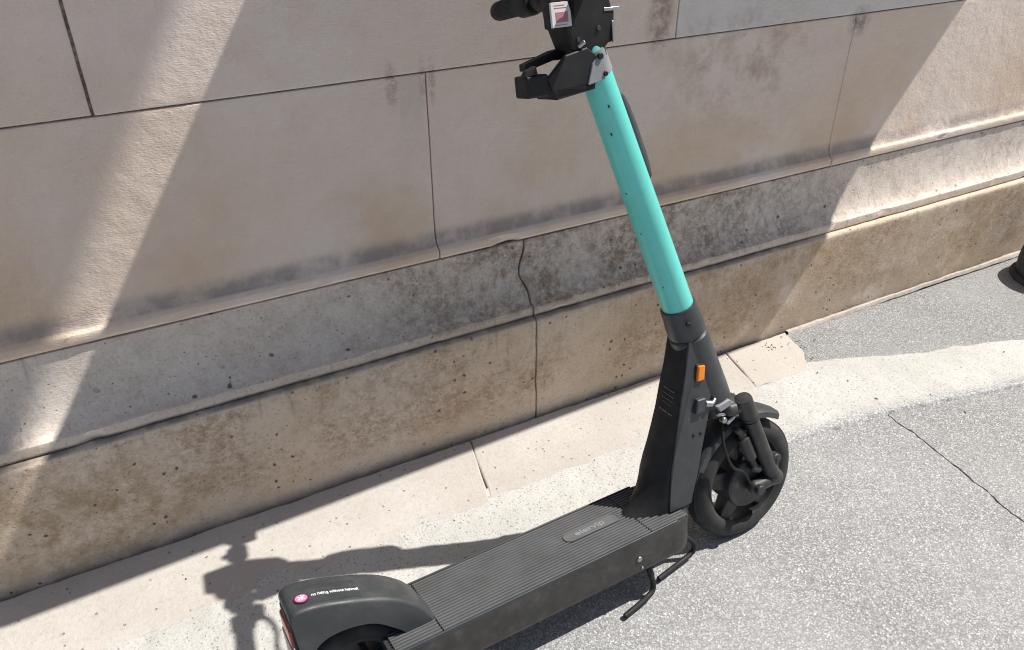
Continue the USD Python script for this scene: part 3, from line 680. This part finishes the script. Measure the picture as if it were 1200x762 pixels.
# long dark pad on the front of the stem
pr_ = [(1.075, 0.003), (1.062, 0.017), (1.038, 0.027), (1.00, 0.030), (0.95, 0.030), (0.925, 0.028), (0.906, 0.018), (0.895, 0.003)]
rings = []
for t, h in pr_:
    c, d = on_stem(t, 24, -0.004)
    sd = np.cross(AXD, d); hw = 0.012+0.010*min(1, h/0.018)
    rings.append([c+sd*hw*math.cos(a)+d*max(0.001, (h+0.004)*math.sin(a)) for a in np.linspace(0, math.pi, 12)]+[c-sd*hw*0.8-d*0.004, c+sd*hw*0.8-d*0.004])
part('stem_pad', loft(rings), 'satin_charcoal', sc)

# ---- steering head
HW = []
for (s0_, t0_, w0_) in ((-0.352, 1.152, 0.024), (-0.334, 1.150, 0.024), (-0.376, 1.170, 0.030), (-0.309, 1.178, 0.030), (-0.392, 1.222, 0.034), (-0.303, 1.215, 0.034), (-0.402, 1.305, 0.034), (-0.325, 1.300, 0.034)):
    HW += [((s0_, w0_-0.008, t0_), 0.008), ((s0_, -w0_+0.008, t0_), 0.008)]
head = part('steering_head', hull(HW, 2), 'head_black', sc)
part('control_box', rbox([-0.424, -0.034, 1.203], [-0.372, -0.008, 1.256], 0.005, 2), 'head_black', head)
part('display', xf(rbox([-0.03, -0.028, -0.002], [0.03, 0.028, 0.004], 0.002), fr([-0.372, 0, 1.318], [0.97, 0, 0.05], [0, 1, 0])), 'screen_glass', head)
# front clip with bright metal edges
part('front_clip', [plate([(-0.312, 1.170), (-0.298, 1.172), (-0.292, 1.225), (-0.306, 1.228)], -0.030, -0.004, 0.002, 0.003)], 'head_black', head)
part('clip_plate', [rbox([-0.318, -0.036, 1.2215], [-0.286, -0.004, 1.2275], 0.0015), rbox([-0.302, -0.034, 1.170], [-0.298, -0.0305, 1.205], 0.001)], 'bare_steel', head)
# warning label on the rear face of the head
def label_frame(): return fr([-0.4045, -0.0345, 1.2245], [1, 0.10, 0.0], [-0.30, 0, 1])
LB = label_frame()
lab = part('warning_label', xf(rbox([-0.0205, -0.0195, -0.003], [0.0205, 0.0195, 0.0016], 0.0006), LB), 'sticker_white', head)
part('label_stripe', [xf(rbox([-0.0125, -0.012, 0.0014], [0.0135, 0.004, 0.0022], 0.0003), LB)]+[xf(rbox([-0.014, y, 0.0014], [x1, y+0.0012, 0.0021], 0.0002), LB) for y, x1 in ((0.010, 0.012), (0.014, 0.008), (-0.0165, 0.010))], 'sticker_red', lab)
# handlebar
BT = 1.2417; bs = -0.1585-(BT-0.65)*RAKE
def tilt(m):
    m = trimesh.util.concatenate(m) if isinstance(m, list) else m
    m.vertices[:, 2] += 0.062*(0.2755-m.vertices[:, 1]); return m
bar = part('handlebar', tilt(tube([[bs, w, BT] for w in np.linspace(-0.26, 0.26, 9)], 0.0125, 20)), 'head_black', sc)
for sg in (-1, 1):
    gp = tube([[bs, sg*w, BT] for w in (0.160, 0.162, 0.166, 0.20, 0.232, 0.254, 0.261, 0.2635)], [0.015, 0.0172, 0.018, 0.0178, 0.0180, 0.0184, 0.0168, 0.012], 24)
    grp = part('grip', tilt(gp), 'head_black', sc)
    part('grip_rings', tilt([rev([(0.0180, q), (0.0186, q+0.001), (0.0180, q+0.002)], (bs, sg*w, BT), 24) for q in (0,) for w in np.arange(0.180, 0.246, 0.006)]), 'head_black', grp)
    cl_ = part('brake_clamp', tilt([capped([bs, sg*0.118, BT], [bs, sg*0.164, BT], 0.0235, 0.004), rbox([bs+0.005, min(sg*0.105, sg*0.150), BT-0.014], [bs+0.042, max(sg*0.105, sg*0.150), BT+0.012], 0.005)]), 'head_black', sc)
    part('brake_lever', tilt(tube([[bs+0.034, sg*0.135, BT], [bs+0.052, sg*0.165, BT-0.006], [bs+0.060, sg*0.20, BT-0.010], [bs+0.056, sg*0.24, BT-0.012], [bs+0.060, sg*0.262, BT-0.012]], [0.006, 0.0055, 0.005, 0.0045, 0.0055], 12, 6)), 'head_black', cl_)
part('bell', tilt([capped([bs, 0.055, BT], [bs, 0.100, BT], 0.021, 0.004), hull([((bs-0.022, 0.078, BT+0.008), 0.009), ((bs-0.010, 0.078, BT), 0.014)])]), 'head_black', bar)
part('throttle', tilt([capped([bs, -0.060, BT], [bs, -0.105, BT], 0.022, 0.004), hull([((bs-0.024, -0.085, BT-0.004), 0.007), ((bs-0.008, -0.085, BT), 0.014)])]), 'head_black', bar)
for q in ((-0.345, -0.0345, 1.262), (-0.330, -0.0325, 1.196), (-0.372, -0.0315, 1.182)):
    part('cover_screw', capped(q, [q[0], q[1]-0.0022, q[2]], 0.0042, 0.0008, 12), 'satin_charcoal', head)
# ---- hook bracket behind the stem
clampm = tube([ax(1.118), ax(1.119), ax(1.160), ax(1.161)], [0.028, 0.0312, 0.0308, 0.028], 36)
br = part('hook_bracket', [plate([(-0.345, 1.098), (-0.334, 1.150), (-0.356, 1.168), (-0.400, 1.160), (-0.432, 1.133), (-0.440, 1.128), (-0.425, 1.092)], -0.034, -0.024, 0.002, 0.002),
                           plate([(-0.345, 1.098), (-0.352, 1.112), (-0.428, 1.108), (-0.425, 1.090)], -0.034, 0.034, 0.002, 0.001),
                           plate([(-0.350, 1.150), (-0.352, 1.172), (-0.395, 1.168), (-0.455, 1.152), (-0.455, 1.140), (-0.398, 1.152)], 0.010, 0.034, 0.002, 0.001)], 'head_black', sc)
part('clamp_plate', [clampm, plate([(-0.362, 1.106), (-0.325, 1.112), (-0.332, 1.158), (-0.350, 1.140)], -0.0375, -0.026, 0.001, 0.002)], 'clamp_grey', br)
part('clamp_screw', [capped([-0.334, -0.035, 1.151], [-0.334, -0.042, 1.151], 0.0055, 0.001, 14), capped([-0.325, -0.033, 1.121], [-0.325, -0.0405, 1.121], 0.0045, 0.001, 14)], 'head_black', br)
part('tension_screw', capped([-0.372, -0.030, 1.170], [-0.362, -0.036, 1.178], 0.004, 0.001, 12), 'bare_steel', br)
box = part('hook_box', rbox([-0.480, -0.031, 1.099], [-0.436, 0.012, 1.135], 0.004, 2), 'head_black', br)
part('box_flap', plate([(-0.482, 1.134), (-0.456, 1.136), (-0.458, 1.150), (-0.476, 1.143)], -0.030, -0.014, 0.001), 'head_black', box)

# ---- fork, wheel, front fender
WC = np.array([0.014, 0.0, 0.1525])
crown = part('fork_crown', [capped(ax(0.350), ax(0.395), 0.030, 0.005), hull([(ax(0.372, 0.010, -0.042), 0.016), (ax(0.372, 0.010, 0.042), 0.016), (ax(0.368, 0.052, -0.046), 0.013), (ax(0.368, 0.052, 0.046), 0.013), (ax(0.385, 0, 0), 0.020)])], 'fork_grey', sc)
part('crown_bracket', [plate([(-0.095, 0.395), (-0.060, 0.402), (-0.045, 0.388), (-0.085, 0.378)], -0.050, -0.040, 0.002), ], 'clamp_grey', crown)
part('crown_bolts', [hull([((-0.088, -0.044, 0.372), 0.005), ((-0.070, -0.044, 0.366), 0.004)]), capped([-0.075, -0.040, 0.355], [-0.075, -0.052, 0.355], 0.0075, 0.002, 14), hull([((-0.062, -0.046, 0.345), 0.006), ((-0.045, -0.046, 0.352), 0.005)])], 'bare_steel', crown)
for sg in (-1, 1):
    w = sg*0.050
    a, b = np.array([-0.020, w, 0.388]), np.array([0.070, w, 0.160]); d = (b-a)/np.linalg.norm(b-a)
    q = lambda u: a+(b-a)*u
    leg = part('fork_leg', tube([q(-0.03), q(-0.02), q(0.0), q(0.17), q(0.19), q(0.205), q(0.22), q(0.30), q(0.95), q(0.985), q(0.99)], [0.010, 0.0185, 0.0205, 0.0205, 0.0195, 0.0205, 0.0180, 0.0180, 0.0186, 0.0170, 0.010], 26), 'fork_grey', sc)
    part('leg_band', [tube([q(0.20), q(0.203), q(0.217), q(0.22)], [0.017, 0.0214, 0.0214, 0.017], 24), tube([q(0.245), q(0.248), q(0.256), q(0.259)], [0.017, 0.0197, 0.0197, 0.017], 24)], 'rim_black', leg)
    # trailing link from the fork's foot back to the axle
    lk = part('suspension_link', [hull([((0.080, w, 0.150), 0.020), ((0.066, w, 0.178), 0.013), ((0.070, w+sg*0.006, 0.160), 0.016)]), hull([((0.078, w, 0.146), 0.0145), ((0.014, w, 0.148), 0.017)]),
                                  hull([((0.074, w, 0.200), 0.011), ((0.078, w, 0.150), 0.012)])], 'fork_grey', sc)
    part('pivot_cap', capped([0.072, w-sg*0.006, 0.205], [0.072, w+sg*0.016, 0.205], 0.0145, 0.004, 24), 'fork_grey', lk)
    part('axle_cap', capped([0.014, w, 0.148], [0.014, w+sg*0.024, 0.148], 0.0125, 0.003, 24), 'fork_grey', lk)
    part('pivot_bolt', [capped([0.072, w+sg*0.0155, 0.205], [0.072, w+sg*0.0185, 0.205], 0.007, 0.001, 6)], 'rim_black', lk)
    part('shock', [tube([[-0.026, sg*0.047, 0.306], [-0.020, sg*0.047, 0.292], [-0.019, sg*0.047, 0.290], [0.006, sg*0.047, 0.230], [0.007, sg*0.047, 0.228], [0.020, sg*0.047, 0.196]], [0.008, 0.009, 0.0145, 0.0140, 0.008, 0.008], 18), hull([((0.026, sg*0.048, 0.192), 0.011), ((0.014, sg*0.048, 0.196), 0.009)]), hull([((-0.034, sg*0.047, 0.314), 0.009), ((-0.020, sg*0.050, 0.300), 0.008)])], 'fork_grey', sc)
def wheel(name, c, R, hw, rim_r, label):
    wl = part(name, rev([(R*0.29, -0.030), (R*0.31, -0.032), (R*0.315, 0.032), (R*0.29, 0.030), (0.010, 0.030), (0.010, -0.030)], c, 40), 'rim_black', sc, 35)
    prof = []
    for a in np.linspace(math.radians(-128), math.radians(128), 25):
        prof.append((R-hw*0.98+hw*0.98*math.cos(a), hw*math.sin(a)))
    prof += [(rim_r, hw*0.62), (rim_r, -hw*0.62)]
    tyre = part('tyre', rev(prof, c, 72), 'tyre_rubber', wl, 40)
    part('tread', [rev([(R-0.0045, w-0.0016), (R+0.0006-abs(w)*0.09, w-0.0012), (R+0.0006-abs(w)*0.09, w+0.0012), (R-0.0045, w+0.0016)], c, 72) for w in (-0.013, -0.0065, 0.0, 0.0065, 0.013)], 'tyre_rubber', tyre)
    rim = part('rim', rev([(rim_r+0.006, -0.021), (rim_r+0.004, -0.0235), (rim_r-0.004, -0.022), (rim_r-0.007, -0.016), (rim_r-0.007, 0.016), (rim_r-0.004, 0.022), (rim_r+0.004, 0.0235), (rim_r+0.006, 0.021)], c, 64), 'rim_black', wl)
    for k in range(5):
        a = math.radians(20+72*k); d = np.array([math.cos(a), 0, math.sin(a)]); p = np.array([-d[2], 0, d[0]])
        i, o = np.asarray(c)+d*R*0.34, np.asarray(c)+d*(rim_r-0.004)
        part('spoke', hull([(i+p*0.019+np.array([0, 0.014, 0]), 0.005), (i-p*0.019+np.array([0, 0.014, 0]), 0.005), (i+p*0.019-np.array([0, 0.014, 0]), 0.005), (i-p*0.019-np.array([0, 0.014, 0]), 0.005),
                            (o+p*0.014+np.array([0, 0.009, 0]), 0.005), (o-p*0.014+np.array([0, 0.009, 0]), 0.005), (o+p*0.014-np.array([0, 0.009, 0]), 0.005), (o-p*0.014-np.array([0, 0.009, 0]), 0.005)], 1), 'rim_black', wl)
    part('drum', [capped([c[0], -0.036, c[2]], [c[0], 0.036, c[2]], R*0.42, 0.006, 40), capped([c[0], -0.055, c[2]], [c[0], 0.055, c[2]], 0.007, 0.001, 16)], 'fork_grey', wl)
    return wl
wheel('front_wheel', WC, 0.1525, 0.029, 0.112, '')
def mudguard(c, r, a0, a1, hw, th=0.003, n=22, tip=0.0):
    rings = []
    for a in np.radians(np.linspace(a0, a1, n)):
        d = np.array([math.cos(a), 0, math.sin(a)])
        row = [(-hw, r-0.018), (-hw+0.003, r-0.006), (-hw+0.010, r), (0, r+0.003), (hw-0.010, r), (hw-0.003, r-0.006), (hw, r-0.018), (hw-th, r-0.018), (hw-th-0.003, r-0.007), (0, r-th+0.002), (-hw+th+0.003, r-0.007), (-hw+th, r-0.018)]
        rings.append([np.asarray(c)+d*q+np.array([0, w, 0]) for w, q in row])
    return loft(rings)
part('front_fender', mudguard(WC, 0.180, 56, 150, 0.036), 'fender_plastic', sc)
part('oval_reflector', hull([((-0.058, 0.046, 0.300), 0.010), ((-0.045, 0.046, 0.272), 0.010), ((-0.070, 0.046, 0.275), 0.008)]), 'satin_charcoal', sc)
part('brake_cable', tube([[-0.060, -0.030, 0.355], [-0.078, -0.048, 0.300], [-0.060, -0.055, 0.235], [-0.020, -0.052, 0.200], [0.0, -0.050, 0.165]], 0.0035, 10, 8), 'matte_black', sc)

# ---- rear wheel, arms, rear fender
RC = np.array([-0.962, 0.0, 0.119])
wheel('rear_wheel', RC, 0.119, 0.027, 0.082, '')
for sg in (-1, 1):
    part('swing_arm', plate([(-0.800, 0.172), (-0.90, 0.172), (-0.955, 0.140), (-0.985, 0.122), (-0.982, 0.100), (-0.94, 0.098), (-0.86, 0.098), (-0.80, 0.098)], min(sg*0.066, sg*0.080), max(sg*0.066, sg*0.080), 0.002, 0.004), 'deck_side_paint', sc)
outer = [(-0.793, 0.172), (-0.797, 0.180), (-0.818, 0.222), (-0.845, 0.251), (-0.880, 0.276), (-0.918, 0.294), (-0.955, 0.308), (-0.991, 0.320), (-1.018, 0.326), (-1.040, 0.327), (-1.051, 0.321), (-1.055, 0.312)]
inner = [(-0.850, 0.160), (-0.852, 0.166), (-0.864, 0.192), (-0.885, 0.214), (-0.905, 0.232), (-0.929, 0.245), (-0.965, 0.253), (-0.999, 0.252), (-1.020, 0.242), (-1.036, 0.222), (-1.045, 0.190), (-1.047, 0.182)]
O_, I_ = smooth_path([(a, 0, b) for a, b in outer], 3), smooth_path([(a, 0, b) for a, b in inner], 3)
rings = []
for o, i in zip(O_, I_):
    u = (o-i); L = np.linalg.norm(u); u = u/L
    k = 0.003
    row = [(-0.0455, 0.0), (-0.046, 0.5*L), (-0.0455, L-0.007), (-0.042, L-0.0015), (-0.036, L), (0, L+0.0025), (0.036, L), (0.042, L-0.0015), (0.0455, L-0.007), (0.046, 0.5*L), (0.0455, 0.0),
           (0.0455-k, 0.0), (0.046-k, 0.5*L), (0.042-k, L-0.010), (0, L-0.004), (-0.042+k, L-0.010), (-0.046+k, 0.5*L), (-0.0455+k, 0.0)]
    rings.append([i+u*q+np.array([0, w, 0]) for w, q in row])
fen = part('rear_fender', loft(rings), 'fender_plastic', sc, 38)
part('fender_back', plate([(-1.052, 0.318), (-1.044, 0.320), (-1.036, 0.186), (-1.047, 0.184)], -0.044, 0.044, 0.001), 'fender_plastic', fen)
def on_fender(s):
    t = np.interp(s, [a for a, b in outer][::-1], [b for a, b in outer][::-1])+0.0027
    return np.array([s, 0, t])
def fender_strip(s0, s1, w0, w1, lift=0.0006, n=16):
    rings = []
    for s in np.linspace(s0, s1, n):
        p = on_fender(s)
        f_ = lambda w: 0.0026*(abs(w)/0.036)
        rings.append([[s, w0, p[2]+lift-f_(w0)], [s, (w0+w1)/2, p[2]+lift-f_((w0+w1)/2)], [s, w1, p[2]+lift-f_(w1)], [s, w1, p[2]-0.003], [s, w0, p[2]-0.003]])
    return loft(rings)
dark = part('fender_decal', fender_strip(-1.036, -0.925, -0.033, 0.020), 'satin_charcoal', fen)
a = np.linspace(0, 2*np.pi, 28, endpoint=False)
def disc(cs, cw, r, lift):
    c = on_fender(cs); d = on_fender(cs+0.01)-on_fender(cs-0.01); M = fr([cs, cw, c[2]+lift-0.0026*abs(cw)/0.036], d, [0, 1, -0.03])
    return xf(trimesh.creation.cylinder(r, 0.0012, sections=28), M)
seal = part('round_sticker', disc(-1.024, -0.014, 0.0135, 0.0012), 'sticker_dark', fen)
part('sticker_disc', disc(-1.024, -0.014, 0.0108, 0.0018), 'sticker_pink', seal)
mk = []
for x0, y0, x1, y1 in ((-0.006, -0.004, 0.006, 0.004), (-0.006, 0.004, 0.005, -0.005), (0.0, -0.006, 0.001, 0.006)):
    c = on_fender(-1.024); d = on_fender(-1.018)-on_fender(-1.030); M = fr([-1.024, -0.014, c[2]+0.0018], d, [0, 1, 0])
    mk.append(xf(tube([[x0, y0, 0], [x1, y1, 0]], 0.0013, 6), M))
part('sticker_mark', mk, 'print_white', seal)
txt = meshkit.text_mesh('no riding without helmet', 0.0052, 0.0006, bold=True); txt.apply_translation([-txt.bounds[0][0], -txt.bounds[:, 1].mean(), 0])
txt.apply_scale([0.082/txt.extents[0], 1.2, 1]); V = txt.vertices.copy()
ss = -1.006+V[:, 0]; ww = -0.012+V[:, 1]
tt = np.interp(ss, [q for q, b in outer][::-1], [b for q, b in outer][::-1])+0.0027+0.0008-0.0026*np.abs(ww)/0.036+V[:, 2]
txt.vertices = np.column_stack([ss, ww, tt])
part('fender_lettering', txt, 'print_white', dark, False)
lamp = part('tail_light', rbox([-1.061, -0.036, 0.250], [-1.044, 0.036, 0.292], 0.006, 2), 'red_lamp', sc)
part('lamp_housing', rbox([-1.0565, -0.041, 0.244], [-1.040, 0.041, 0.304], 0.005, 2), 'matte_black', lamp)
part('number_plate', [rbox([-1.062, -0.046, 0.140], [-1.058, 0.046, 0.244], 0.001)], 'plate_beige', sc)

# ---- double-legged stand under the deck
stand = part('kickstand', tube([[-0.312, -0.058, 0.100], [-0.306, -0.058, 0.060], [-0.298, -0.056, 0.030], [-0.302, -0.058, 0.012], [-0.325, -0.063, 0.004], [-0.389, -0.071, -0.006]], 0.0062, 14, 6), 'matte_black', sc)
part('stand_leg', tube([[-0.190, -0.010, 0.095], [-0.170, -0.014, 0.072], [-0.149, -0.019, 0.046], [-0.148, -0.019, 0.026], [-0.166, -0.018, 0.014], [-0.262, -0.030, 0.004]], 0.0062, 14, 6), 'matte_black', stand)
part('stand_hinge', rbox([-0.345, -0.066, 0.082], [-0.290, -0.030, 0.102], 0.004), 'matte_black', stand)
part('stand_hinge', rbox([-0.215, -0.024, 0.080], [-0.165, 0.010, 0.100], 0.004), 'matte_black', stand)

# ================================================================== low black dome at the right edge of the picture
dome = thing('rubber_bollard', loc=(3.075, 1.378, 0.003))
tag(dome, 'low black rubber dome bollard on the asphalt patch at the right edge', 'bollard')
a = np.linspace(0, 2*np.pi, 40, endpoint=False)
lathe = lambda prof: loft([[[r*math.cos(q), r*math.sin(q), z] for q in a] for r, z in prof])
part('dome', lathe([(0.128, 0.016), (0.134, 0.03), (0.137, 0.06), (0.135, 0.10), (0.124, 0.145), (0.102, 0.178), (0.07, 0.198), (0.035, 0.207), (0.008, 0.209)]), 'bollard_rubber', dome, 60)
part('base_ring', lathe([(0.150, 0.0), (0.152, 0.004), (0.150, 0.012), (0.140, 0.018), (0.120, 0.019)]), 'bollard_rubber', dome, 40)
part('cap_bolt', capped([0, 0, 0.206], [0, 0, 0.214], 0.012, 0.002, 6), 'bare_steel', dome)
